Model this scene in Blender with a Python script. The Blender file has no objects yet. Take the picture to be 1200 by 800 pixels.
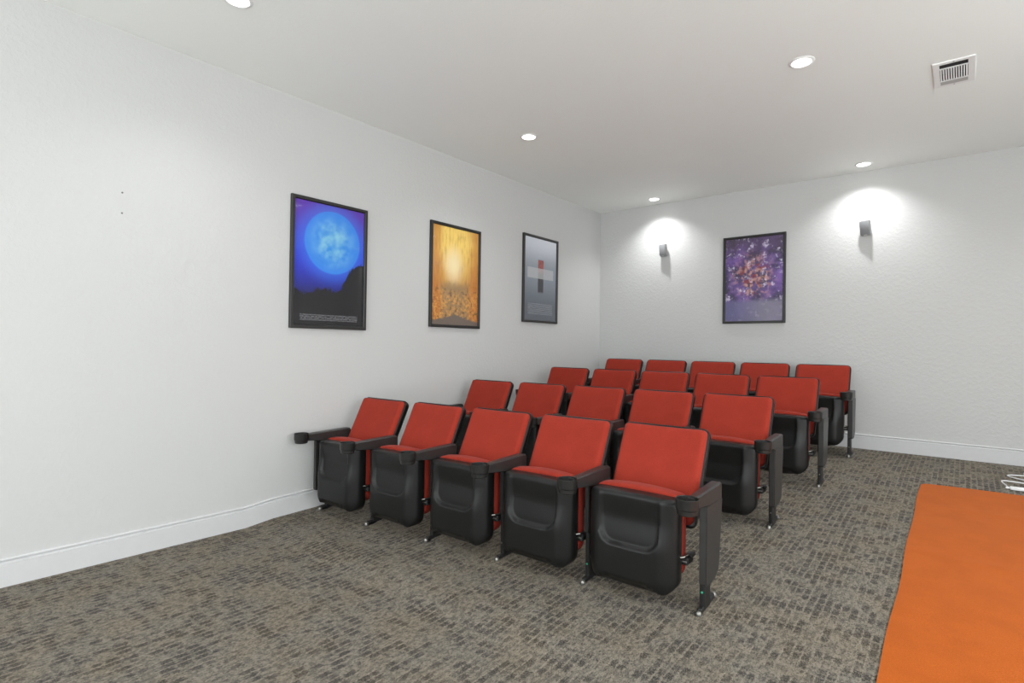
import bpy, bmesh, math, random
from mathutils import Vector, Matrix

scene = bpy.context.scene
COL = scene.collection

# ------------------------------------------------------------------ camera
cam_data = bpy.data.cameras.new('camera')
cam = bpy.data.objects.new('camera', cam_data)
COL.objects.link(cam)
cam_data.sensor_width = 36.0
cam_data.lens = 645.908 * 36.0 / 1200.0
cam_data.clip_start = 0.02
CAMX, CAMZ = 3.7546, 1.258
R_ = Vector((0.77396425, 0.63306149, 0.01457698))
U_ = Vector((-0.00666672, -0.01487254, 0.99986717))
F_ = Vector((-0.6331942, 0.77395863, 0.00729037))
m3 = Matrix((R_, U_, -F_)).transposed()
cam.matrix_world = Matrix.Translation((CAMX, 0, CAMZ)) @ m3.to_4x4()
scene.camera = cam

# ------------------------------------------------------------------ world, exposure
world = bpy.data.worlds.new('world')
scene.world = world
world.use_nodes = True
wb = world.node_tree.nodes['Background']
wb.inputs[0].default_value = (.945, .985, 1.0, 1)
wb.inputs[1].default_value = 3.5
vs = scene.view_settings
vs.view_transform = 'Standard'
vs.look = 'None'
vs.exposure = 0.05
vs.gamma = 1.0
vs.use_curve_mapping = False
LAMP_WATTS = 27.0

# ------------------------------------------------------------------ room measures
BACK_Y = 6.427
RIGHT_X = 6.0
FRONT_Y = -2.4
CEIL = CAMZ + 1.78
PROFILE = [(FRONT_Y - .12, 0.0), (1.76, 0.0), (1.95, 0.021), (2.30, 0.032), (5.65, 0.283), (BACK_Y + .12, 0.292)]


def floor_z(y):
    for (y0, z0), (y1, z1) in zip(PROFILE, PROFILE[1:]):
        if y <= y1:
            return z0 + (z1 - z0) * (y - y0) / (y1 - y0)
    return PROFILE[-1][1]


# ------------------------------------------------------------------ material helpers
class NT:
    def __init__(self, name):
        self.m = bpy.data.materials.new(name)
        self.m.use_nodes = True
        self.t = self.m.node_tree
        self.b = self.t.nodes['Principled BSDF']
        self.out = self.t.nodes['Material Output']

    def n(self, kind, **kw):
        nd = self.t.nodes.new(kind)
        for k, v in kw.items():
            setattr(nd, k, v)
        return nd

    def put(self, sock, v):
        if isinstance(v, bpy.types.NodeSocket):
            self.t.links.new(v, sock)
        elif v is not None:
            if hasattr(sock.default_value, '__len__') and not hasattr(v, '__len__'):
                v = (v, v, v)
            if hasattr(sock.default_value, '__len__') and len(sock.default_value) == 4 and len(v) == 3:
                v = (*v, 1)
            sock.default_value = v

    def math(self, op, a, b=None, c=None, clamp=False):
        nd = self.n('ShaderNodeMath', operation=op, use_clamp=clamp)
        for i, v in enumerate((a, b, c)):
            if v is not None:
                self.put(nd.inputs[i], v)
        return nd.outputs[0]

    def vmath(self, op, a, b=None):
        nd = self.n('ShaderNodeVectorMath', operation=op)
        self.put(nd.inputs[0], a)
        if b is not None:
            self.put(nd.inputs[1], b)
        return nd.outputs[0]

    def coord(self, which='Object'):
        return self.n('ShaderNodeTexCoord').outputs[which]

    def xyz(self, v):
        nd = self.n('ShaderNodeSeparateXYZ')
        self.put(nd.inputs[0], v)
        return nd.outputs

    def comb(self, x, y, z):
        nd = self.n('ShaderNodeCombineXYZ')
        for i, v in enumerate((x, y, z)):
            self.put(nd.inputs[i], v)
        return nd.outputs[0]

    def noise(self, vec, scale, detail=2.0, rough=.5, out=0):
        nd = self.n('ShaderNodeTexNoise')
        self.put(nd.inputs['Vector'], vec)
        self.put(nd.inputs['Scale'], scale)
        self.put(nd.inputs['Detail'], detail)
        self.put(nd.inputs['Roughness'], rough)
        return nd.outputs[out]

    def white(self, vec):
        nd = self.n('ShaderNodeTexWhiteNoise', noise_dimensions='3D')
        self.put(nd.inputs['Vector'], vec)
        return nd.outputs[0]

    def step(self, v, a, b, lo=0.0, hi=1.0):
        nd = self.n('ShaderNodeMapRange', interpolation_type='SMOOTHSTEP')
        for i, q in enumerate((v, a, b, lo, hi)):
            self.put(nd.inputs[i], q)
        return nd.outputs[0]

    def mix(self, f, a, b, mode='MIX'):
        nd = self.n('ShaderNodeMix', data_type='RGBA', blend_type=mode)
        self.put(nd.inputs['Factor'], f)
        self.put(nd.inputs[6], a)
        self.put(nd.inputs[7], b)
        return nd.outputs[2]

    def bump(self, h, strength=.2, dist=.01):
        nd = self.n('ShaderNodeBump')
        self.put(nd.inputs['Strength'], strength)
        self.put(nd.inputs['Distance'], dist)
        self.put(nd.inputs['Height'], h)
        self.put(self.b.inputs['Normal'], nd.outputs[0])

    def base(self, c, rough=.5, metal=0.0, spec=None):
        self.put(self.b.inputs['Base Color'], c)
        self.put(self.b.inputs['Roughness'], rough)
        self.put(self.b.inputs['Metallic'], metal)
        if spec is not None:
            self.put(self.b.inputs['Specular IOR Level'], spec)
        return self.m


def lin(r, g, b):
    f = lambda c: c / 12.92 if c <= .04045 else ((c + .055) / 1.055) ** 2.4
    return tuple(f(v / 255.0) for v in (r, g, b))


def mat_wall(name, col, amt):
    n = NT(name)
    p = n.coord()
    h = n.step(n.noise(p, 38, 3, .55), .42, .66)
    h2 = n.noise(p, 9, 2, .5)
    n.bump(n.math('ADD', h, n.math('MULTIPLY', h2, .8)), amt, .006)
    c = n.mix(n.noise(p, 1.3, 3), col, tuple(v * .97 for v in col))
    return n.base(c, .62, spec=.3)


def mat_carpet():
    n = NT('carpet')
    p = n.coord()
    x, y, z = n.xyz(p)
    jx = n.math('MULTIPLY', n.math('SUBTRACT', n.noise(p, 130, 2, .7), .5), .026)
    jy = n.math('MULTIPLY', n.math('SUBTRACT', n.noise(n.vmath('ADD', p, (7, 3, 0)), 110, 2, .7), .5), .05)
    xs = n.math('DIVIDE', n.math('ADD', x, jx), .034)
    cx = n.math('FLOOR', xs)
    ys = n.math('ADD', n.math('DIVIDE', n.math('ADD', y, jy), .062),
                n.math('MULTIPLY', n.white(n.comb(cx, 3.7, 0.0)), .45))
    cy = n.math('FLOOR', ys)
    fx = n.math('FRACT', xs)
    fy = n.math('FRACT', ys)
    cell = n.white(n.comb(cx, cy, 1.0))
    # dark blocks gather in broken rows across the room
    band = n.noise(n.comb(n.math('MULTIPLY', x, 3.2), n.math('MULTIPLY', y, 10.5), 0.0), 1.0, 2, .6)
    blot = n.noise(p, 1.7, 2, .5)
    tot = n.math('ADD', n.math('ADD', n.math('MULTIPLY', cell, .40), n.math('MULTIPLY', band, 1.15)), n.math('MULTIPLY', blot, .3))
    dark = n.step(tot, .84, 1.08)
    gapx = n.math('MULTIPLY', n.step(fx, .0, .26), n.step(fx, 1.0, .86))
    gapy = n.math('MULTIPLY', n.step(fy, .0, .2), n.step(fy, 1.0, .8))
    body = n.math('MULTIPLY', n.math('MULTIPLY', gapx, gapy), dark)
    line = n.math('MULTIPLY', n.math('MULTIPLY', n.step(fx, .22, .06), n.step(fx, 0.0, .05)), n.step(tot, .7, 1.05))
    fib = n.noise(p, 310, 2, .8)
    fib2 = n.noise(n.vmath('MULTIPLY', p, (150, 85, 100)), 1.0, 2, .7)
    fib3 = n.noise(n.vmath('MULTIPLY', p, (60, 34, 40)), 1.0, 2, .6)
    warm = n.noise(p, 4, 2, .5)
    light = n.mix(n.step(warm, .3, .7), lin(131, 125, 115), lin(133, 124, 110))
    dk = n.mix(n.step(warm, .4, .65), lin(58, 57, 57), lin(64, 59, 52))
    c = n.mix(n.step(fib3, .40, .62, 0, .55), light, dk)
    c = n.mix(n.math('MULTIPLY', n.math('MULTIPLY', body, n.step(fib2, .66, .48, .45, 1.0)), .95), c, dk)
    c = n.mix(n.math('MULTIPLY', line, .45), c, lin(166, 156, 140))
    c = n.mix(n.step(fib2, .36, .50, .62, 0), c, lin(46, 43, 39))
    c = n.mix(n.step(fib, .50, .68, 0, .5), c, lin(176, 166, 150))
    n.bump(n.math('ADD', n.math('ADD', n.math('MULTIPLY', fib, .5), n.math('MULTIPLY', fib2, .8)), n.math('MULTIPLY', body, -.4)), .8, .007)
    return n.base(c, .95, spec=.1)


def mat_fabric(name, col, col2, weave=420, amt=.25):
    n = NT(name)
    p = n.coord()
    w = n.noise(p, weave, 1, .7)
    big = n.noise(p, 6, 3, .6)
    c = n.mix(n.step(w, .3, .7), col2, col)
    c = n.mix(n.step(big, .35, .7, 0, .3), c, tuple(v * .8 for v in col2))
    n.bump(w, amt, .002)
    n.put(n.b.inputs['Sheen Weight'], .05)
    n.put(n.b.inputs['Sheen Roughness'], .4)
    return n.base(c, .88, spec=.15)


def mat_plastic(name, col, rough=.48, amt=.12, scuff=.0, spec=.45):
    n = NT(name)
    p = n.coord()
    g = n.noise(p, 330, 2, .5)
    b = n.noise(p, 7, 4, .65)
    c = n.mix(n.step(b, .45, .75), col, tuple(v * 1.35 + scuff for v in col))
    n.bump(g, amt, .002)
    r = n.step(b, .3, .8, rough - .01, rough + .05)
    return n.base(c, r, spec=spec)


def mat_plain(name, col, rough=.5, metal=0.0, spec=.5):
    n = NT(name)
    p = n.coord()
    c = n.mix(n.noise(p, 25, 2), col, tuple(v * .94 for v in col))
    return n.base(c, rough, metal, spec)


M = {}
M['wall'] = mat_wall('wall_paint', (.565, .565, .557), .13)
M['ceiling'] = mat_wall('ceiling_paint', (.92, .94, .915), .05)
M['trim'] = mat_plain('trim_paint', (.62, .62, .625), .35)
M['carpet'] = mat_carpet()
M['red'] = mat_fabric('red_upholstery', lin(160, 55, 41), lin(140, 45, 33))
M['orange'] = mat_fabric('orange_felt', lin(184, 92, 26), lin(166, 80, 20), 300, .4)
M['black'] = mat_plastic('black_plastic', (.0085, .0085, .0082), .36, .06, .0, .32)
M['black_smooth'] = mat_plastic('black_smooth_plastic', (.014, .0135, .0128), .36, .05)
M['panel'] = mat_plastic('charcoal_panel', (.026, .025, .024), .36, .06)
M['steel_black'] = mat_plain('black_steel', (.010, .010, .010), .4, 0.0)
M['steel_grey'] = mat_plain('dull_steel', (.16, .155, .15), .35, .9)
M['chrome'] = mat_plain('chrome', (.27, .26, .24), .34, 1.0)
M['green'] = mat_plain('green_cap', (.03, .42, .24), .5)
M['frame'] = mat_plain('frame_wood', (.018, .017, .016), .38)
M['backing'] = mat_plain('backing_board', (.05, .045, .04), .8)
M['speaker'] = mat_plain('speaker_grey', (.32, .325, .33), .55)
M['grille'] = mat_plain('speaker_grille', (.27, .275, .285), .75)
M['white_metal'] = mat_plain('white_metal', (.86, .86, .85), .4)
M['slat_metal'] = mat_plain('slat_metal', (.42, .41, .38), .45)
M['duct'] = mat_plain('duct_shade', (.012, .0115, .010), .9)
M['cable'] = mat_plain('white_cable', (.80, .80, .80), .4)
M['nail'] = mat_plain('nail_grey', (.16, .155, .15), .5)

n = NT('lamp_lens')
n.put(n.b.inputs['Emission Color'], (1, .985, .96))
n.put(n.b.inputs['Emission Strength'], 9.0)
M['lens'] = n.base((.9, .9, .9), .4)

n = NT('poster_glass')
tr = n.n('ShaderNodeBsdfTransparent')
gl = n.n('ShaderNodeBsdfGlossy')
gl.inputs['Roughness'].default_value = .035
fr = n.n('ShaderNodeFresnel')
geo = n.n('ShaderNodeNewGeometry')
n.put(fr.inputs['IOR'], n.math('ADD', 1.25, n.math('MULTIPLY', geo.outputs['Backfacing'], 1 / 1.25 - 1.25)))
mx = n.n('ShaderNodeMixShader')
n.t.links.new(fr.outputs[0], mx.inputs[0])
n.t.links.new(tr.outputs[0], mx.inputs[1])
n.t.links.new(gl.outputs[0], mx.inputs[2])
n.t.links.new(mx.outputs[0], n.out.inputs[0])
M['glass'] = n.m


# prints: plain generic stand-ins in the posters' colours (local x across, z up, metres)
def print_mat(name):
    n = NT(name)
    p = n.coord()
    x, y, z = n.xyz(p)
    return n, p, x, z


def lines_mask(n, p, x, z, z0, z1, rows, hw):
    """rows of fine speckle, like an unreadable block of small print"""
    inz = n.math('MULTIPLY', n.step(z, z0 - .002, z0), n.step(z, z1 + .002, z1))
    fr = n.math('FRACT', n.math('MULTIPLY', n.math('SUBTRACT', z, z0), rows / (z1 - z0)))
    band = n.math('MULTIPLY', n.step(fr, .18, .3), n.step(fr, .85, .7))
    inx = n.step(n.math('ABSOLUTE', x), hw, hw - .01)
    sp = n.step(n.noise(n.vmath('MULTIPLY', p, (170, 1, 60)), 1.0, 1), .42, .5)
    return n.math('MULTIPLY', n.math('MULTIPLY', inz, band), n.math('MULTIPLY', inx, sp))


def mat_print_night():
    n, p, x, z = print_mat('print_night_blue')
    sky = n.mix(n.step(z, -.30, .05), lin(12, 14, 70), lin(38, 52, 200))
    sky = n.mix(n.math('MULTIPLY', n.step(z, .1, .46), .85), sky, lin(98, 50, 165))
    r = n.math('SQRT', n.math('ADD', n.math('POWER', n.math('SUBTRACT', x, .02), 2.0),
                              n.math('POWER', n.math('SUBTRACT', z, .175), 2.0)))
    disc = n.step(r, .245, .232)
    mott = n.noise(p, 11, 4, .6)
    dc = n.mix(n.step(mott, .35, .68), lin(40, 140, 225), lin(140, 205, 230))
    dc = n.mix(n.step(r, .05, .24), dc, lin(50, 135, 230))
    c = n.mix(n.step(r, .36, .23, 0, .5), sky, lin(60, 120, 240))
    c = n.mix(disc, c, dc)
    # dark rolling ground
    rag = n.math('MULTIPLY', n.math('SUBTRACT', n.noise(n.comb(n.math('MULTIPLY', x, 9), .3, n.math('MULTIPLY', z, 4)), 1.0, 6, .75), .5), .30)
    hill = n.math('ADD', n.math('ADD', n.math('MULTIPLY', n.step(x, .03, .27), .26), -.215), rag)
    ground = n.step(n.math('SUBTRACT', z, hill), .006, -.006)
    c = n.mix(ground, c, (.0035, .0035, .006))
    c = n.mix(n.math('MULTIPLY', lines_mask(n, p, x, z, -.425, -.375, 4, .25), .35), c, (.6, .6, .65))
    return n.base(c, .45)


def mat_print_gold():
    n, p, x, z = print_mat('print_gold')
    c = n.mix(n.step(z, -.25, .35), lin(196, 134, 62), lin(250, 214, 112))
    ax = n.math('ABSOLUTE', n.math('ADD', x, n.math('MULTIPLY', n.math('SUBTRACT', n.noise(p, 5, 3), .5), .15)))
    c = n.mix(n.math('MULTIPLY', n.step(ax, .12, .27), .65), c, lin(190, 105, 20))
    streak = n.noise(n.vmath('MULTIPLY', p, (40, 1, 7)), 1.0, 4, .65)
    c = n.mix(n.step(streak, .45, .78, 0, .6), c, lin(150, 92, 34))
    rr = n.math('SQRT', n.math('ADD', n.math('POWER', n.math('MULTIPLY', n.math('ADD', x, .03), 1.5), 2.0),
                               n.math('POWER', n.math('SUBTRACT', z, .1), 2.0)))
    c = n.mix(n.step(rr, .26, .02, 0, .85), c, lin(250, 232, 185))
    mid = n.math('MULTIPLY', n.step(z, -.02, -.12), n.step(ax, .24, .1))
    c = n.mix(n.math('MULTIPLY', mid, .75), c, lin(140, 120, 92))
    gr = n.noise(p, 36, 4, .7)
    low = n.math('MULTIPLY', n.step(z, -.08, -.22), n.step(gr, .42, .62))
    c = n.mix(n.math('MULTIPLY', low, .85), c, lin(226, 165, 80))
    dk = n.math('MULTIPLY', n.step(z, .0, -.2), n.step(n.noise(p, 22, 3, .6), .52, .66))
    c = n.mix(n.math('MULTIPLY', dk, .7), c, lin(82, 52, 26))
    edge = n.math('ADD', -.355, n.math('MULTIPLY', n.math('ABSOLUTE', x), -.22))
    edge = n.math('ADD', edge, n.math('MULTIPLY', n.math('SUBTRACT', n.noise(p, 30, 2), .5), .06))
    c = n.mix(n.step(n.math('SUBTRACT', z, edge), .012, -.012), c, lin(112, 98, 88))
    return n.base(c, .45)


def mat_print_grey():
    n, p, x, z = print_mat('print_blue_grey')
    c = n.mix(n.step(z, -.35, .1), lin(92, 98, 108), lin(140, 148, 160))
    c = n.mix(n.step(z, .1, .46), c, lin(212, 216, 226))
    bar = n.math('MULTIPLY', n.step(n.math('ABSOLUTE', x), .055, .048), n.math('MULTIPLY', n.step(z, -.16, -.13), n.step(z, .235, .215)))
    bc = n.mix(n.step(z, .06, .10), (.012, .012, .014), lin(176, 72, 62))
    bc = n.mix(n.math('MULTIPLY', n.step(n.noise(p, 26, 2), .52, .58), .6), bc, lin(60, 30, 30))
    c = n.mix(n.math('MULTIPLY', bar, .93), c, bc)
    plate = n.math('MULTIPLY', n.step(n.math('ABSOLUTE', x), .25, .244), n.step(n.math('ABSOLUTE', n.math('SUBTRACT', z, .07)), .062, .056))
    c = n.mix(n.math('MULTIPLY', plate, .62), c, lin(196, 196, 196))
    c = n.mix(n.math('MULTIPLY', lines_mask(n, p, x, z, -.40, -.27, 8, .24), .28), c, (.75, .76, .78))
    return n.base(c, .45)


def mat_print_purple():
    n, p, x, z = print_mat('print_violet')
    neb = n.noise(p, 5.5, 4, .6)
    c = n.mix(n.step(neb, .35, .65), lin(56, 44, 84), lin(128, 92, 176))
    c = n.mix(n.step(z, .18, .45, 0, .7), c, lin(70, 58, 66))
    dx = n.math('MULTIPLY', x, 1.25)
    dz = n.math('SUBTRACT', z, .02)
    r = n.math('SQRT', n.math('ADD', n.math('POWER', dx, 2.0), n.math('POWER', dz, 2.0)))
    blob = n.math('MULTIPLY', n.step(r, .36, .12), n.step(n.noise(p, 11, 4, .65), .42, .56))
    warm = n.mix(n.step(n.noise(p, 24, 3, .6), .42, .6), lin(58, 40, 48), lin(206, 150, 132))
    c = n.mix(n.math('MULTIPLY', blob, .9), c, warm)
    red = n.math('MULTIPLY', n.step(r, .3, .1), n.step(n.noise(n.vmath('ADD', p, (3, 1, 2)), 12, 3), .56, .64))
    c = n.mix(n.math('MULTIPLY', red, .8), c, lin(140, 40, 44))
    st = n.noise(n.vmath('ADD', n.vmath('MULTIPLY', p, (12, 1, 12)), (5, 2, 9)), 1.0, 5, .8)
    c = n.mix(n.math('MULTIPLY', n.step(st, .545, .63), .85), c, lin(226, 216, 240))
    low = n.step(z, -.20, -.27)
    c = n.mix(n.math('MULTIPLY', low, .85), c, n.mix(n.step(x, -.25, .2), lin(98, 96, 138), lin(136, 132, 150)))
    return n.base(c, .45)


# ------------------------------------------------------------------ mesh helpers
def new_mesh(name, bm, mat, smooth=True, angle=40):
    bmesh.ops.recalc_face_normals(bm, faces=bm.faces)
    me = bpy.data.meshes.new(name)
    bm.to_mesh(me)
    bm.free()
    me.materials.append(M[mat])
    if smooth:
        for p in me.polygons:
            p.use_smooth = True
        try:
            me.set_sharp_from_angle(angle=math.radians(angle))
        except Exception:
            pass
    return me


def link(name, me, parent=None, loc=(0, 0, 0), rot=(0, 0, 0)):
    o = bpy.data.objects.new(name, me)
    COL.objects.link(o)
    o.parent = parent
    o.location = loc
    o.rotation_euler = rot
    return o


def tag(o, label, cat, group=None):
    o['label'] = label
    o['category'] = cat
    if group:
        o['group'] = group
    return o


def struct(o):
    o['kind'] = 'structure'
    return o


def add_box(bm, c, s, bevel=0.0, seg=2):
    r = bmesh.ops.create_cube(bm, size=1.0, matrix=Matrix.Translation(c) @ Matrix.Diagonal((*s, 1)))
    vs_ = r['verts']
    if bevel:
        es = list({e for v in vs_ for e in v.link_edges})
        bmesh.ops.bevel(bm, geom=es, offset=bevel, segments=seg, profile=.5, affect='EDGES')


def add_prism(bm, poly, axis, a, b):
    """extrude a 2-D polygon along an axis ('x','y','z') from a to b"""
    def mk(u, v, t):
        return {'x': (t, u, v), 'y': (u, t, v), 'z': (u, v, t)}[axis]
    lo = [bm.verts.new(mk(u, v, a)) for u, v in poly]
    hi = [bm.verts.new(mk(u, v, b)) for u, v in poly]
    k = len(poly)
    bm.faces.new(lo)
    bm.faces.new(hi[::-1])
    for i in range(k):
        bm.faces.new((lo[i], lo[(i + 1) % k], hi[(i + 1) % k], hi[i]))
    return lo + hi


def add_lathe(bm, prof, seg=24, c=(0, 0, 0)):
    """prof: list of (r, z); r = 0 closes"""
    rings = []
    for r, z in prof:
        if r <= 1e-6:
            rings.append([bm.verts.new((c[0], c[1], c[2] + z))])
        else:
            rings.append([bm.verts.new((c[0] + r * math.cos(2 * math.pi * i / seg), c[1] + r * math.sin(2 * math.pi * i / seg), c[2] + z)) for i in range(seg)])
    for A, B in zip(rings, rings[1:]):
        for i in range(seg):
            j = (i + 1) % seg
            if len(A) == 1 and len(B) == 1:
                continue
            if len(A) == 1:
                bm.faces.new((A[0], B[i], B[j]))
            elif len(B) == 1:
                bm.faces.new((A[i], A[j], B[0]))
            else:
                bm.faces.new((A[i], A[j], B[j], B[i]))


def add_tube(bm, pts, r, seg=8):
    pts = [Vector(p) for p in pts]
    rings = []
    for i, p in enumerate(pts):
        d = (pts[min(i + 1, len(pts) - 1)] - pts[max(i - 1, 0)]).normalized()
        up = Vector((0, 0, 1)) if abs(d.z) < .9 else Vector((1, 0, 0))
        s = d.cross(up).normalized()
        t = s.cross(d)
        rings.append([bm.verts.new(p + r * (math.cos(2 * math.pi * k / seg) * s + math.sin(2 * math.pi * k / seg) * t)) for k in range(seg)])
    for A, B in zip(rings, rings[1:]):
        for k in range(seg):
            bm.faces.new((A[k], A[(k + 1) % seg], B[(k + 1) % seg], B[k]))
    bm.faces.new(rings[0][::-1])
    bm.faces.new(rings[-1])


def rr_shell(W, z0, z1, rt, rb, front, back, nx=24, nz=24, crown=0.0, belly=0.0, taper=0.0):
    """slab with a rounded-rectangle outline in x-z; front/back give y for each (x, z, s)
    where s (0 at the rim .. 1 inside) measures distance from the rim"""
    bm = bmesh.new()
    zs = []
    k = 5
    for i in range(k + 1):
        zs.append(z0 + rb * (1 - math.cos(math.pi / 2 * i / k)))
    m = nz
    for i in range(1, m):
        zs.append(z0 + rb + (z1 - rt - z0 - rb) * i / m)
    for i in range(k + 1):
        zs.append(z1 - rt + rt * math.sin(math.pi / 2 * i / k))
    F, B = [], []
    us = [-math.cos(math.pi * j / nx) for j in range(nx + 1)]
    us = [.55 * u + .45 * (-1 + 2 * j / nx) for j, u in enumerate(us)]
    for z in zs:
        hw = W / 2 + taper * (z1 - z) / (z1 - z0)
        if z < z0 + rb:
            d = (z0 + rb - z) / rb
            hw -= rb * (1 - math.sqrt(max(0, 1 - d * d)))
        if z > z1 - rt:
            d = (z - z1 + rt) / rt
            hw -= rt * (1 - math.sqrt(max(0, 1 - d * d)))
        fr_, br_ = [], []
        for u in us:
            x = u * hw
            e = min(hw - abs(x), z - z0, z1 - z)
            e = max(0.0, e)
            tz = (z - z0) / (z1 - z0)
            zz = z + crown * (1 - (2 * x / W) ** 2) * max(0, tz - .5) * 2 - belly * (1 - (2 * x / W) ** 2) * max(0, .5 - tz) * 2
            fr_.append(bm.verts.new((x, front(x, z, e), zz)))
            br_.append(bm.verts.new((x, back(x, z, e), zz)))
        F.append(fr_)
        B.append(br_)
    for i in range(len(zs) - 1):
        for j in range(nx):
            bm.faces.new((F[i][j], F[i][j + 1], F[i + 1][j + 1], F[i + 1][j]))
            bm.faces.new((B[i][j], B[i + 1][j], B[i + 1][j + 1], B[i][j + 1]))
        bm.faces.new((F[i][0], F[i + 1][0], B[i + 1][0], B[i][0]))
        bm.faces.new((F[i][nx], B[i][nx], B[i + 1][nx], F[i + 1][nx]))
    for j in range(nx):
        bm.faces.new((F[0][j], B[0][j], B[0][j + 1], F[0][j + 1]))
        bm.faces.new((F[-1][j], F[-1][j + 1], B[-1][j + 1], B[-1][j]))
    return bm


def sstep(v, a, b):
    t = max(0.0, min(1.0, (v - a) / (b - a)))
    return t * t * (3 - 2 * t)


def edge_round(e, r):
    """how far a rounded edge of radius r has dropped at distance e from the rim"""
    if e >= r:
        return 0.0
    return r - math.sqrt(max(0.0, r * r - (r - e) ** 2))


# ------------------------------------------------------------------ the room
def room():
    T = .12
    bm = bmesh.new()
    ys = []
    for (y0, z0), (y1, z1) in zip(PROFILE, PROFILE[1:]):
        ys.append((y0, z0))
    ys.append(PROFILE[-1])
    poly = [(y, z) for y, z in ys] + [(BACK_Y + T, -.15), (FRONT_Y - T, -.15)]
    add_prism(bm, poly, 'x', -T, RIGHT_X + T)
    struct(link('floor', new_mesh('floor', bm, 'carpet', False)))
    bm = bmesh.new()
    add_box(bm, (RIGHT_X / 2, (FRONT_Y + BACK_Y) / 2, CEIL + .06), (RIGHT_X + 2 * T, BACK_Y - FRONT_Y + 2 * T, .12))
    struct(link('ceiling', new_mesh('ceiling', bm, 'ceiling', False)))
    bm = bmesh.new()
    add_box(bm, (-T / 2, (FRONT_Y + BACK_Y) / 2, CEIL / 2), (T, BACK_Y - FRONT_Y + 2 * T, CEIL))
    struct(link('wall_left', new_mesh('wall_left', bm, 'wall', False)))
    # unseen right wall; its wide opening is added to let in world light
    bm = bmesh.new()
    ya, yb, zo = -1.9, 4.4, 2.98
    xc = RIGHT_X + T / 2
    add_box(bm, (xc, (yb + BACK_Y + T) / 2, CEIL / 2), (T, BACK_Y + T - yb, CEIL))
    add_box(bm, (xc, (FRONT_Y - T + ya) / 2, CEIL / 2), (T, ya - FRONT_Y + T, CEIL))
    add_box(bm, (xc, (ya + yb) / 2, (zo + CEIL) / 2), (T, yb - ya, CEIL - zo))
    struct(link('wall_right', new_mesh('wall_right', bm, 'wall', False)))
    bm = bmesh.new()
    add_box(bm, (RIGHT_X / 2, BACK_Y + T / 2, CEIL / 2), (RIGHT_X, T, CEIL))
    struct(link('wall_back', new_mesh('wall_back', bm, 'wall', False)))
    # front wall behind the camera, wide opening added so world light fills the room
    bm = bmesh.new()
    xa, xb, zo = .3, RIGHT_X - .3, 2.98
    yc = FRONT_Y - T / 2
    add_box(bm, (xa / 2, yc, CEIL / 2), (xa, T, CEIL))
    add_box(bm, ((xb + RIGHT_X) / 2, yc, CEIL / 2), (RIGHT_X - xb, T, CEIL))
    add_box(bm, ((xa + xb) / 2, yc, (zo + CEIL) / 2), (xb - xa, T, CEIL - zo))
    struct(link('wall_front', new_mesh('wall_front', bm, 'wall', False)))

    # baseboards: moulded profile (offset from wall, height), following the floor
    H = .142
    prof = [(0, -.01), (.016, -.01), (.016, H - .036), (.0145, H - .033), (.0145, H - .030), (.017, H - .029), (.017, H - .025),
            (.013, H - .0225), (.005, H - .020), (.0045, H - .017), (.013, H - .007), (.0125, H - .003), (.009, H), (0, H)]

    def board(name, path):
        bm = bmesh.new()
        rings = []
        for (px, py, pz, nx_, ny_) in path:
            rings.append([bm.verts.new((px + nx_ * o, py + ny_ * o, pz + h)) for o, h in prof])
        k = len(prof)
        for A, B in zip(rings, rings[1:]):
            for i in range(k):
                bm.faces.new((A[i], A[(i + 1) % k], B[(i + 1) % k], B[i]))
        bm.faces.new(rings[0])
        bm.faces.new(rings[-1][::-1])
        struct(link(name, new_mesh(name, bm, 'trim', False)))
    ysb = [FRONT_Y, 1.76, 1.86, 1.95, 2.30, 5.65, BACK_Y - .018]
    board('baseboard_left', [(0, y, floor_z(y), 1, 0) for y in ysb])
    board('baseboard_right', [(RIGHT_X, y, floor_z(y), -1, 0) for y in (4.4, 5.65, BACK_Y - .018)])
    zb = floor_z(BACK_Y)
    board('baseboard_back', [(0, BACK_Y, zb, 0, -1), (RIGHT_X, BACK_Y, zb, 0, -1)])


room()

# ------------------------------------------------------------------ ceiling lights
def make_light_meshes():
    bm = bmesh.new()
    add_lathe(bm, [(.054, -.001), (.056, -.006), (.060, -.008), (.068, -.006), (.074, -.002), (.074, .0), (.054, .0)], 40)
    trim_ = new_mesh('trim_ring', bm, 'white_metal')
    bm = bmesh.new()
    add_lathe(bm, [(0, -.009), (.03, -.0085), (.048, -.006), (.055, -.003), (.055, -.0005), (0, -.0005)], 40)
    return trim_, new_mesh('lens', bm, 'lens')


TRIM, LENS = make_light_meshes()
LIGHTS = [
    (.82, 1.29, 'recessed ceiling light above the poster wall, nearest the blue disc poster'),
    (.88, 3.70, 'recessed ceiling light above the poster wall near the golden poster'),
    (2.97, 3.75, 'recessed ceiling light in mid ceiling nearest the air vent'),
    (.88, 6.165, 'recessed ceiling light close to the back wall above the speaker nearest the corner'),
    (3.01, 6.17, 'recessed ceiling light close to the back wall above the speaker at the aisle'),
    (2.97, 1.29, 'recessed ceiling light above the open carpet in front of the seats'),
    (5.10, 1.29, 'recessed ceiling light above the orange mat, away from the back wall'),
    (5.10, 3.75, 'recessed ceiling light between the air vent and the right wall'),
    (5.10, 6.17, 'recessed ceiling light in the far corner of back and right wall'),
    (.88, -1.15, 'recessed ceiling light between the poster wall and the opening'),
    (2.97, -1.15, 'recessed ceiling light just inside the middle of the opening'),
    (5.10, -1.15, 'recessed ceiling light between the right wall and the opening'),
]
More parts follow.
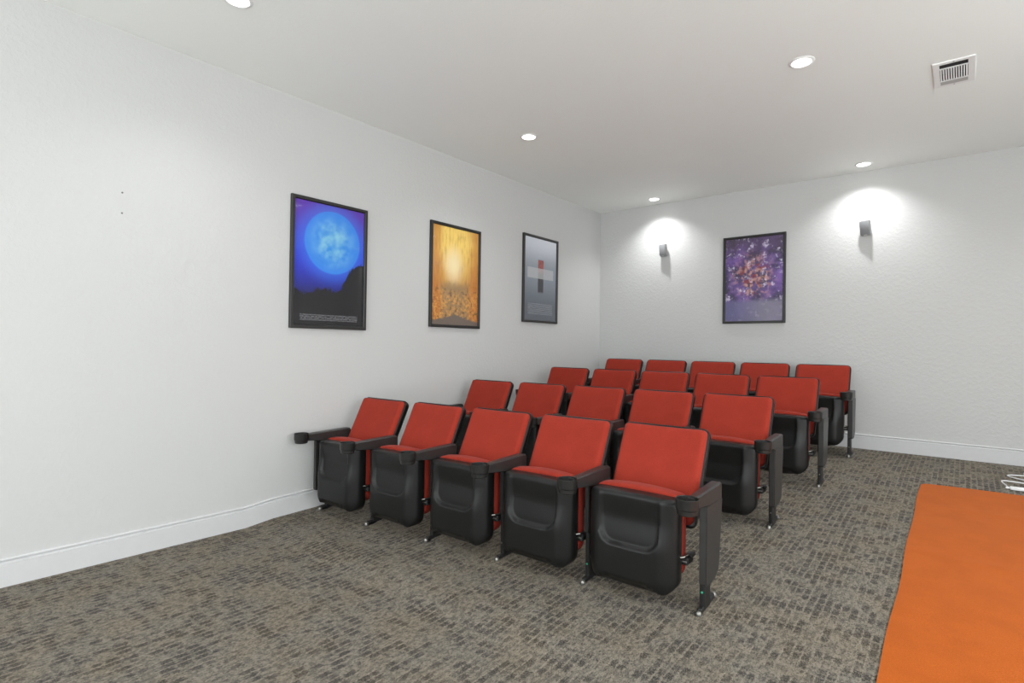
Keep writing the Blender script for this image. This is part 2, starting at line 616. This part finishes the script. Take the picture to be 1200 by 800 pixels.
for x, y, lab in LIGHTS:
    e = link('ceiling_light', None, None, (x, y, CEIL))
    tag(e, lab, 'ceiling light', 'recessed ceiling lights')
    link('trim_ring', TRIM, e)
    link('lens', LENS, e)
    ld = bpy.data.lights.new('lamp', 'SPOT')
    ld.energy = LAMP_WATTS * (1.8 if y > 6 else 1.0)      # the row that washes the back wall is turned up
    ld.color = (.985, 1.0, 1.0)
    ld.spot_size = math.radians(130 if y > 6 else 138)
    ld.spot_blend = 1.0
    ld.shadow_soft_size = .03
    lo = bpy.data.objects.new('lamp', ld)
    COL.objects.link(lo)
    lo.parent = e
    lo.location = (0, 0, -.03)

# ------------------------------------------------------------------ theatre seats
PITCH = .54
TOP = .805            # nominal height of the backrest top
REC = math.radians(26)


def recline(bm, zp, yp):
    """lean the back parts about (yp, zp)"""
    rot = Matrix.Translation((0, yp, zp)) @ Matrix.Rotation(-REC, 4, 'X') @ Matrix.Translation((0, -yp, -zp))
    bmesh.ops.transform(bm, matrix=rot, verts=bm.verts)


BZ0, BZ1 = .36, .868      # before leaning
BY = .144                 # y of the pivot


def seat_meshes():
    me = {}
    # backrest cushion: pillowed red pad
    W = .464

    def fr_(x, z, e):
        curve = .018 * (2 * x / W) ** 2
        lum = -.010 * math.exp(-((z - .50) / .10) ** 2)
        return BY - .040 - .0 + edge_round(e, .026) - curve * .6 + lum * sstep(e, 0, .08)
    bm = rr_shell(W, BZ0 + .01, BZ1 - .010, .028, .03, fr_, lambda x, z, e: BY + .006, 22, 18)
    recline(bm, BZ0, BY)
    me['back_cushion'] = new_mesh('back_cushion', bm, 'red', True, 60)
    # backrest shell: black rim and moulded rear
    W2 = .484

    def f2(x, z, e):
        return BY - .022 + edge_round(e, .006)

    def b2(x, z, e):
        rib = .004 * sstep(abs(abs(x) - .13), .015, .0) * sstep(e, .03, .07)
        return BY + .030 - edge_round(e, .022) + .010 * sstep(e, .02, .12) + rib
    bm = rr_shell(W2, BZ0, BZ1, .038, .035, f2, b2, 20, 16)
    recline(bm, BZ0, BY)
    me['back_shell'] = new_mesh('back_shell', bm, 'black', True, 50)
    # seat pan, folded up: its underside faces the front
    PZ0, PZ1, PY = .118, .540, -.100
    WP = .456

    def pan_front(x, z, e):
        y = PY + edge_round(e, .022) + .030 * sstep(abs(x), .13, .228) ** 2
        # shallow U-shaped recess
        ax = abs(x)
        rx, rz, rr = .148, .300, .065
        qx, qz = ax - (rx - rr), (rz + rr) - z
        d = math.hypot(max(qx, 0), max(qz, 0)) + min(max(qx, qz), 0) - rr     # <0 inside the U (open on top)
        rec = sstep(-d, -.009, .006) * .020
        fade = 1 - .75 * sstep(z, .40, .54)
        y += rec * fade
        # lower part swells forward a little
        y -= .014 * sstep(z, .44, .29) * sstep(e, 0, .06)
        # under the arched lower edge the moulding turns back towards the floor
        a = (x + .005) / .178
        arch = PZ0 - .012 + .066 * max(0.0, 1 - abs(a) ** 2.6)
        y += 1.0 * max(0.0, arch - z) + .012 * sstep(arch - z, -.004, .006)
        return y

    def pan_back(x, z, e):
        return PY + .105 - edge_round(e, .01)
    bm = rr_shell(WP, PZ0, PZ1, .034, .055, pan_front, pan_back, 50, 56, belly=.046, crown=.004)
    me['seat_pan'] = new_mesh('seat_pan', bm, 'black', True, 55)
    # seat cushion, folded up between pan and backrest
    WC = .448

    def cf(x, z, e):
        return PY + .09 + edge_round(e, .012)

    def cb(x, z, e):
        return PY + .205 - edge_round(e, .05) + .012 * sstep(e, .03, .12)
    bm = rr_shell(WC, .155, .546, .030, .05, cf, cb, 20, 18, crown=.018)
    me['seat_cushion'] = new_mesh('seat_cushion', bm, 'red', True, 60)
    # armrest: wedge from the cup holder to a deeper rear end
    bm = bmesh.new()
    secs = [(-.150, .588, .540, .040), (-.125, .589, .538, .042), (-.05, .591, .530, .048), (.06, .594, .520, .052), (.18, .597, .508, .052), (.212, .595, .508, .052), (.220, .588, .512, .048)]
    rings = []
    for y, zt, zb, w in secs:
        c = .007
        h = w / 2
        rings.append([bm.verts.new(p) for p in ((-h + c, y, zt), (h - c, y, zt), (h, y, zt - c), (h, y, zb + .003), (h - .003, y, zb), (-h + .003, y, zb), (-h, y, zb + .003), (-h, y, zt - c))])
    for A, B in zip(rings, rings[1:]):
        for i in range(8):
            bm.faces.new((A[i], A[(i + 1) % 8], B[(i + 1) % 8], B[i]))
    bm.faces.new(rings[0])
    bm.faces.new(rings[-1][::-1])
    me['armrest'] = new_mesh('armrest', bm, 'panel', True, 30)
    bm = bmesh.new()
    add_lathe(bm, [(0, .508), (.036, .508), (.043, .512), (.045, .530), (.048, .533), (.0495, .540), (.0500, .574), (.051, .578), (.0495, .580), (.0465, .578), (.045, .540), (.041, .520), (0, .518)], 32)
    me['cup_holder'] = new_mesh('cup_holder', bm, 'black_smooth', True, 35)
    # standard under each armrest
    bm = bmesh.new()
    add_box(bm, (0, .085, .40), (.026, .15, .245), .004, 1)
    add_box(bm, (0, .165, .47), (.024, .16, .06), .004, 1)
    me['arm_bracket'] = new_mesh('arm_bracket', bm, 'steel_black', True, 30)
    # closing panel on the end standards
    bm = bmesh.new()
    poly = [(-.010, .525), (-.010, .170), (-.003, .160), (.06, .156), (.12, .162), (.170, .190), (.178, .210), (.212, .515), (.212, .525)]
    vv = add_prism(bm, poly, 'x', -.017, .017)
    bmesh.ops.bevel(bm, geom=[e for e in bm.edges if abs(e.verts[0].co.x - e.verts[1].co.x) < 1e-6], offset=.004, segments=2, affect='EDGES')
    me['end_panel'] = new_mesh('end_panel', bm, 'panel', True, 30)
    # hinge between standard and folded seat
    bm = bmesh.new()
    add_box(bm, (0, 0, 0), (.040, .075, .034), .006, 1)
    add_box(bm, (0, .05, .008), (.034, .06, .018), .004, 1)
    me['hinge_bracket'] = new_mesh('hinge_bracket', bm, 'steel_black', True, 30)
    bm = bmesh.new()
    add_tube(bm, [(-.018, -.052, .018), (.006, -.042, .024), (.012, -.01, .024), (.018, .01, .012), (.018, .03, .004)], .0045, 8)
    add_box(bm, (.0, -.042, .002), (.032, .006, .007), .001, 1)
    me['hinge_spring'] = new_mesh('hinge_spring', bm, 'chrome', True, 40)
    # foot
    bm = bmesh.new()
    k = 12
    poly = []
    for i in range(k + 1):
        t = math.pi * i / k
        poly.append((.028 * math.cos(t), .10 + .034 * math.sin(t)))
    for i in range(k + 1):
        t = math.pi + math.pi * i / k
        poly.append((.028 * math.cos(t), -.10 + .034 * math.sin(t)))
    add_prism(bm, poly, 'z', .0, .004)
    me['foot_plate'] = new_mesh('foot_plate', bm, 'steel_grey', True, 30)
    bm = bmesh.new()
    add_box(bm, (0, -.005, .016), (.024, .185, .022), .004, 1)
    me['foot_rib'] = new_mesh('foot_rib', bm, 'steel_black', True, 30)
    bm = bmesh.new()
    add_lathe(bm, [(0, .021), (.006, .0205), (.011, .017), (.0135, .011), (.0145, .006), (.018, .004), (.018, 0), (0, 0)], 20)
    me['bolt'] = new_mesh('bolt', bm, 'chrome', True, 40)
    bm = bmesh.new()
    bmesh.ops.create_cone(bm, cap_ends=True, segments=12, radius1=.0055, radius2=.0045, depth=.005, matrix=Matrix.Rotation(math.radians(90), 4, 'X'))
    me['cap_green'] = new_mesh('cap', bm, 'green', True, 30)
    bm = bmesh.new()
    bmesh.ops.create_cone(bm, cap_ends=True, segments=12, radius1=.0045, radius2=.004, depth=.005, matrix=Matrix.Rotation(math.radians(90), 4, 'X'))
    me['cap_grey'] = new_mesh('cap', bm, 'chrome', True, 30)
    return me


SM = seat_meshes()
# row pose: x, y of the first seat's backrest top, heading of the row, height of the backrest top above camera, heading of each seat
ROWS = [(0.357, 2.657, 0.098, -0.439, .03), (0.366, 3.878, 0.096, -0.3459, .02), (0.4459, 5.0612, 0.0294, -0.2484, .02), (0.5188, 6.1731, 0.0252, -0.1634, .02)]
ROWNAME = ['front row', 'second row from the front', 'third row from the front', 'last row by the back wall']
SEATNAME = ['beside the poster wall', 'second from the poster wall', 'in the middle', 'second from the aisle', 'at the aisle end']
TOPY = .362           # backrest top relative to the seat origin


def standard(seat, xo, ang, base, end=None, cap='cap_grey'):
    """armrest, standard and foot at local x = xo; base = seat origin (world)"""
    arm = link('armrest', SM['armrest'], seat, (xo, 0, 0))
    link('cup_holder', SM['cup_holder'], arm, (0, -.183, .016))
    wx = base.x + math.cos(ang) * xo
    wy = base.y + math.sin(ang) * xo
    fz = floor_z(wy) - base.z          # local floor height
    slope = math.atan((floor_z(wy + .1) - floor_z(wy - .1)) / .2)
    bm = bmesh.new()
    zt = .31
    add_box(bm, (0, .062, (fz + .002 + zt) / 2), (.026, .082, zt - fz - .002), .005, 1)
    leg = link('leg', new_mesh('leg', bm, 'steel_black', True, 30), seat, (xo, 0, 0))
    link('cap', SM[cap], leg, (.0, .0205, fz + .085))
    link('arm_bracket', SM['arm_bracket'], seat, (xo, 0, 0))
    foot = link('foot_plate', SM['foot_plate'], seat, (xo, .083, fz + .0015), (slope, 0, 0))
    link('foot_rib', SM['foot_rib'], foot)
    link('bolt', SM['bolt'], foot, (0, -.105, .0035))
    link('bolt', SM['bolt'], foot, (0, .105, .0035))
    if end:
        link('end_panel', SM['end_panel'], seat, (xo + .012, 0, 0) if end > 0 else (xo - .026, -.045, 0))


for k, (x0, y0, row_ang, zt, ang) in enumerate(ROWS):
    for i in range(5):
        tx = x0 + math.cos(row_ang) * PITCH * i
        ty = y0 + math.sin(row_ang) * PITCH * i
        ox = tx + math.sin(ang) * TOPY
        oy = ty - math.cos(ang) * TOPY
        base = Vector((ox, oy, CAMZ + zt - TOP))
        seat = link('theater_seat', None, None, base, (0, 0, ang))
        tag(seat, 'red folded theater seat ' + SEATNAME[i] + ', ' + ROWNAME[k], 'theater seat', 'red theater seats in four rows')
        sh = link('back_shell', SM['back_shell'], seat)
        link('back_cushion', SM['back_cushion'], seat)
        link('seat_cushion', SM['seat_cushion'], seat)
        link('seat_pan', SM['seat_pan'], seat)
        for s in ((-1, 1) if i == 0 else (1,)):
            h = link('hinge_bracket', SM['hinge_bracket'], seat, (s * .238, .03, .250))
            link('hinge_spring', SM['hinge_spring'], h)
        cap = 'cap_green' if k == 0 and i >= 3 else 'cap_grey'
        standard(seat, PITCH / 2 + ((.045, .028, .026, -.004)[k] if i == 4 else 0), ang, base, 1 if i == 4 else None, cap)
        if i == 0:
            standard(seat, -PITCH / 2, ang, base, -1, cap)


# ------------------------------------------------------------------ framed posters
M['print_night'] = mat_print_night()
M['print_gold'] = mat_print_gold()
M['print_grey'] = mat_print_grey()
M['print_purple'] = mat_print_purple()


def poster(label, w, h, loc, rotz, pm):
    """frame in local x-z, front towards -y, back on the wall at y = 0"""
    root = link('framed_poster', None, None, loc, (0, 0, rotz))
    tag(root, label, 'framed poster', 'framed posters')
    fw, d = .027, .026
    bm = bmesh.new()
    prof = [(0, 0), (0, -d + .003), (.003, -d), (fw - .006, -d), (fw - .001, -d + .005), (fw, -d + .008), (fw, 0)]
    cor = [(-1, -1), (1, -1), (1, 1), (-1, 1)]
    rings = [[bm.verts.new((sx * (w / 2 - o), y, sz * (h / 2 - o))) for o, y in prof] for sx, sz in cor]
    m = len(prof)
    for a in range(4):
        A, B = rings[a], rings[(a + 1) % 4]
        for i in range(m):
            bm.faces.new((A[i], A[(i + 1) % m], B[(i + 1) % m], B[i]))
    link('frame', new_mesh('frame', bm, 'frame', False), root)
    bm = bmesh.new()
    add_box(bm, (0, -.0065, 0), (w - 2 * fw + .004, .009, h - 2 * fw + .004))
    link('print', new_mesh('print', bm, pm, False), root)
    bm = bmesh.new()
    add_box(bm, (0, -.0142, 0), (w - 2 * fw + .002, .002, h - 2 * fw + .002))
    link('glass', new_mesh('glass', bm, 'glass', False), root)


def left_poster(label, y0, y1, z0, z1, pm):
    poster(label, y1 - y0, z1 - z0, (0.001, (y0 + y1) / 2, CAMZ + (z0 + z1) / 2), math.radians(90), pm)


left_poster('black framed poster with a pale blue disc in a blue night sky', 2.047, 2.697, .105, 1.072, 'print_night')
left_poster('black framed poster in glowing gold and brown tones', 3.385, 4.05, .160, 1.130, 'print_gold')
left_poster('black framed blue-grey poster with a red and black bar in the middle', 4.744, 5.408, .263, 1.244, 'print_grey')
poster('black framed violet poster on the back wall between the two speakers', .659, .978,
       (1.6225 + .3295, BACK_Y - .001, CAMZ + .774), 0.0, 'print_purple')


# ------------------------------------------------------------------ wall speakers
def speaker(label, x, z, yaw, tilt):
    root = link('wall_speaker', None, None, (x, BACK_Y, z))
    tag(root, label, 'speaker', 'small speakers on the back wall')
    bm = bmesh.new()
    add_box(bm, (0, -.006, -.005), (.045, .012, .075), .003, 1)
    add_box(bm, (0, -.016, -.005), (.022, .02, .022), .003, 1)
    link('wall_bracket', new_mesh('wall_bracket', bm, 'white_metal', True, 30), root)
    rot = (tilt, 0, yaw)
    W, D, Hh = .098, .056, .150
    bm = bmesh.new()
    poly = [(-W / 2, -D / 2), (W / 2, -D / 2), (W / 2 - .016, D / 2), (-W / 2 + .016, D / 2)]
    add_prism(bm, poly, 'z', -Hh / 2, Hh / 2)
    bmesh.ops.bevel(bm, geom=list(bm.edges), offset=.008, segments=2, affect='EDGES')
    cab = link('cabinet', new_mesh('cabinet', bm, 'speaker', True, 35), root, (0, -.047, 0), rot)
    bm = bmesh.new()
    add_box(bm, (0, -D / 2 - .003, .006), (W - .008, .008, Hh - .022), .0035, 2)
    link('grille', new_mesh('grille', bm, 'grille', True, 35), cab)
    bm = bmesh.new()
    add_box(bm, (0, -D / 2 - .001, -Hh / 2 + .009), (.030, .004, .005), .001, 1)
    link('badge', new_mesh('badge', bm, 'white_metal', True, 35), cab)


speaker('small grey wall speaker on the back wall between corner and violet poster', .915, CAMZ + 1.19, math.radians(-14), math.radians(6))
speaker('small grey wall speaker on the back wall, on the aisle side of the violet poster', 3.012, CAMZ + 1.205, math.radians(-20), math.radians(12))


# ------------------------------------------------------------------ ceiling vent
def vent():
    x0, x1, y0, y1 = 3.596, 3.802, 4.272, 4.662
    cx, cy = (x0 + x1) / 2, (y0 + y1) / 2
    root = link('air_vent', None, None, (cx, cy, CEIL))
    tag(root, 'white rectangular air vent with thin slats in the ceiling', 'air vent')
    W, L = x1 - x0, y1 - y0
    ix, iy = W / 2 - .033, L / 2 - .030
    bm = bmesh.new()
    t = .007
    add_box(bm, (-(W / 2 + ix) / 2, 0, -t / 2), (W / 2 - ix, L, t))
    add_box(bm, ((W / 2 + ix) / 2, 0, -t / 2), (W / 2 - ix, L, t))
    add_box(bm, (0, -(L / 2 + iy) / 2, -t / 2), (2 * ix, L / 2 - iy, t))
    add_box(bm, (0, (L / 2 + iy) / 2, -t / 2), (2 * ix, L / 2 - iy, t))
    link('frame', new_mesh('frame', bm, 'white_metal', False), root)
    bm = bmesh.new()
    add_box(bm, (0, 0, -.0012), (2 * ix, 2 * iy, .002))  # flat plate under the solid ceiling, the duct's inner shade put into its colour
    link('duct_shade_plate', new_mesh('duct_shade_plate', bm, 'duct', False), root)
    # two cross bars
    for yy in (-iy + .065, iy - .065):
        bm = bmesh.new()
        add_box(bm, (0, 0, -.006), (2 * ix, .012, .004))
        link('cross_bar', new_mesh('cross_bar', bm, 'white_metal', False), root, (0, yy, 0))
    bm = bmesh.new()
    add_box(bm, (0, 0, 0), (2 * ix, .048, .002))
    link('deflector', new_mesh('deflector', bm, 'slat_metal', False), root, (0, iy - .030, -.0055), (math.radians(-6), 0, 0))
    bm = bmesh.new()
    add_box(bm, (0, 0, 0), (.0016, 2 * iy - .142, .009))
    sm = new_mesh('slat', bm, 'white_metal', False)
    for i in range(11):
        link('slat', sm, root, (-ix + (i + .5) * 2 * ix / 11, 0, -.0065), (0, math.radians(48), 0))
    bm = bmesh.new()
    add_lathe(bm, [(0, -.0015), (.004, -.001), (.005, 0), (0, 0)], 12)
    sc = new_mesh('screw', bm, 'chrome')
    for yy in (-L / 2 + .014, L / 2 - .014):
        link('screw', sc, root, (0, yy, -t))


vent()


# ------------------------------------------------------------------ orange mat on the aisle
def mat_rug():
    bm = bmesh.new()
    XA, XB, YA, YB, T = 3.515, 4.46, 1.75, 5.235, .006
    random.seed(4)
    nx, ny = 22, 84
    grid = {}
    for j in range(ny + 1):
        y = YA + (YB - YA) * j / ny
        for i in range(nx + 1):
            x = XA + (XB - XA) * i / nx
            wob = .003 * math.sin(y * 2.3 + .6) + .004 * math.sin(y * 6.1)
            xx = x + wob * (1 - i / nx)
            yy = y + (.05 * (i / nx) + .006 * math.sin(x * 7)) * (j / ny)
            # soft corner
            if j == ny and i == 0:
                xx += .012
                yy -= .012
            wr = .0
            for (wy, sl, a, wd) in ((4.70, .06, .004, .018), (3.83, -.10, .006, .022), (2.9, .05, .002, .03)):
                dd = (yy - (wy + sl * (x - XA))) / wd
                wr += a * math.exp(-dd * dd) * min(1.0, .25 + i / nx * 2.2)
            wr += .0015 * math.sin(x * 9 + y * 3) * math.sin(y * 5 - x * 2)
            z = floor_z(yy) + T + max(0, wr)
            grid[i, j] = bm.verts.new((xx, yy, z))
    for j in range(ny):
        for i in range(nx):
            bm.faces.new((grid[i, j], grid[i + 1, j], grid[i + 1, j + 1], grid[i, j + 1]))
    rim = [grid[i, 0] for i in range(nx + 1)] + [grid[nx, j] for j in range(1, ny + 1)] + [grid[i, ny] for i in range(nx - 1, -1, -1)] + [grid[0, j] for j in range(ny - 1, 0, -1)]
    low = [bm.verts.new((v.co.x, v.co.y, floor_z(v.co.y) + .0005)) for v in rim]
    k = len(rim)
    for i in range(k):
        bm.faces.new((rim[i], low[i], low[(i + 1) % k], rim[(i + 1) % k]))
    o = link('floor_mat', new_mesh('floor_mat', bm, 'orange', True, 35))
    tag(o, 'long orange felt mat lying on the carpet along the aisle', 'mat')


mat_rug()


# ------------------------------------------------------------------ white cable beside the mat
def cable():
    def fz(x, y, h=.0045):
        return (x, y, floor_z(y) + h)
    root = link('power_cable', None, None, fz(4.02, 5.527, 0))
    tag(root, 'white cable with plug lying in loops beside the orange mat', 'cable')
    ox, oy, oz = root.location

    def smooth(pts, n_=8):
        out = []
        P = [pts[0]] + pts + [pts[-1]]
        for i in range(1, len(P) - 2):
            for s in range(n_):
                t = s / n_
                a, b, c, d = (Vector(P[i - 1]), Vector(P[i]), Vector(P[i + 1]), Vector(P[i + 2]))
                out.append(.5 * ((2 * b) + (-a + c) * t + (2 * a - 5 * b + 4 * c - d) * t * t + (-a + 3 * b - 3 * c + d) * t ** 3))
        out.append(Vector(pts[-1]))
        return [(p.x - ox, p.y - oy, p.z - oz) for p in out]
    bm = bmesh.new()
    add_tube(bm, smooth([fz(4.032, 5.399), fz(4.010, 5.488), fz(3.990, 5.586), fz(4.000, 5.626), fz(4.06, 5.626), fz(4.13, 5.616), fz(4.24, 5.586), fz(4.42, 5.626), fz(4.55, 5.744), fz(4.50, 5.902), fz(4.35, 5.952), fz(4.20, 5.942)]), .0045, 8)
    add_tube(bm, smooth([fz(4.28, 5.527, .009), fz(4.16, 5.656, .013), fz(4.08, 5.754, .008), fz(4.035, 5.843), fz(4.05, 5.892), fz(4.10, 5.917), fz(4.20, 5.942)]), .0045, 8)
    link('cord', new_mesh('cord', bm, 'cable', True, 50), root)
    bm = bmesh.new()
    add_box(bm, (0, 0, 0), (.085, .034, .022), .006, 2)
    add_box(bm, (-.052, 0, 0), (.03, .016, .012), .003, 1)
    link('plug', new_mesh('plug', bm, 'cable', True, 40), root, (4.068 - ox, 5.404 - oy, floor_z(5.404) + .013 - oz), (math.radians(3.4), 0, math.radians(4)))
    bm = bmesh.new()
    add_box(bm, (0, 0, 0), (.11, .05, .026), .008, 2)
    link('adapter', new_mesh('adapter', bm, 'cable', True, 40), root, (4.19 - ox, 5.952 - oy, floor_z(5.952) + .015 - oz), (math.radians(3.4), 0, math.radians(6)))


cable()

# ------------------------------------------------------------------ two small nails left in the poster wall
bmn = bmesh.new()
add_lathe(bmn, [(0, .004), (.004, .0035), (.005, .001), (.005, -.004), (0, -.004)], 10)
nail = new_mesh('wall_nail', bmn, 'nail')
for (y, z, lab) in ((1.024, 0.848, 'tiny grey nail in the bare poster wall, upper of two'), (1.024, 0.730, 'tiny grey nail in the bare poster wall, lower of two')):
    o = link('wall_nail', nail, None, (0.0, y, CAMZ + z), (0, math.radians(90), 0))
    tag(o, lab, 'nail', 'nails in the poster wall')
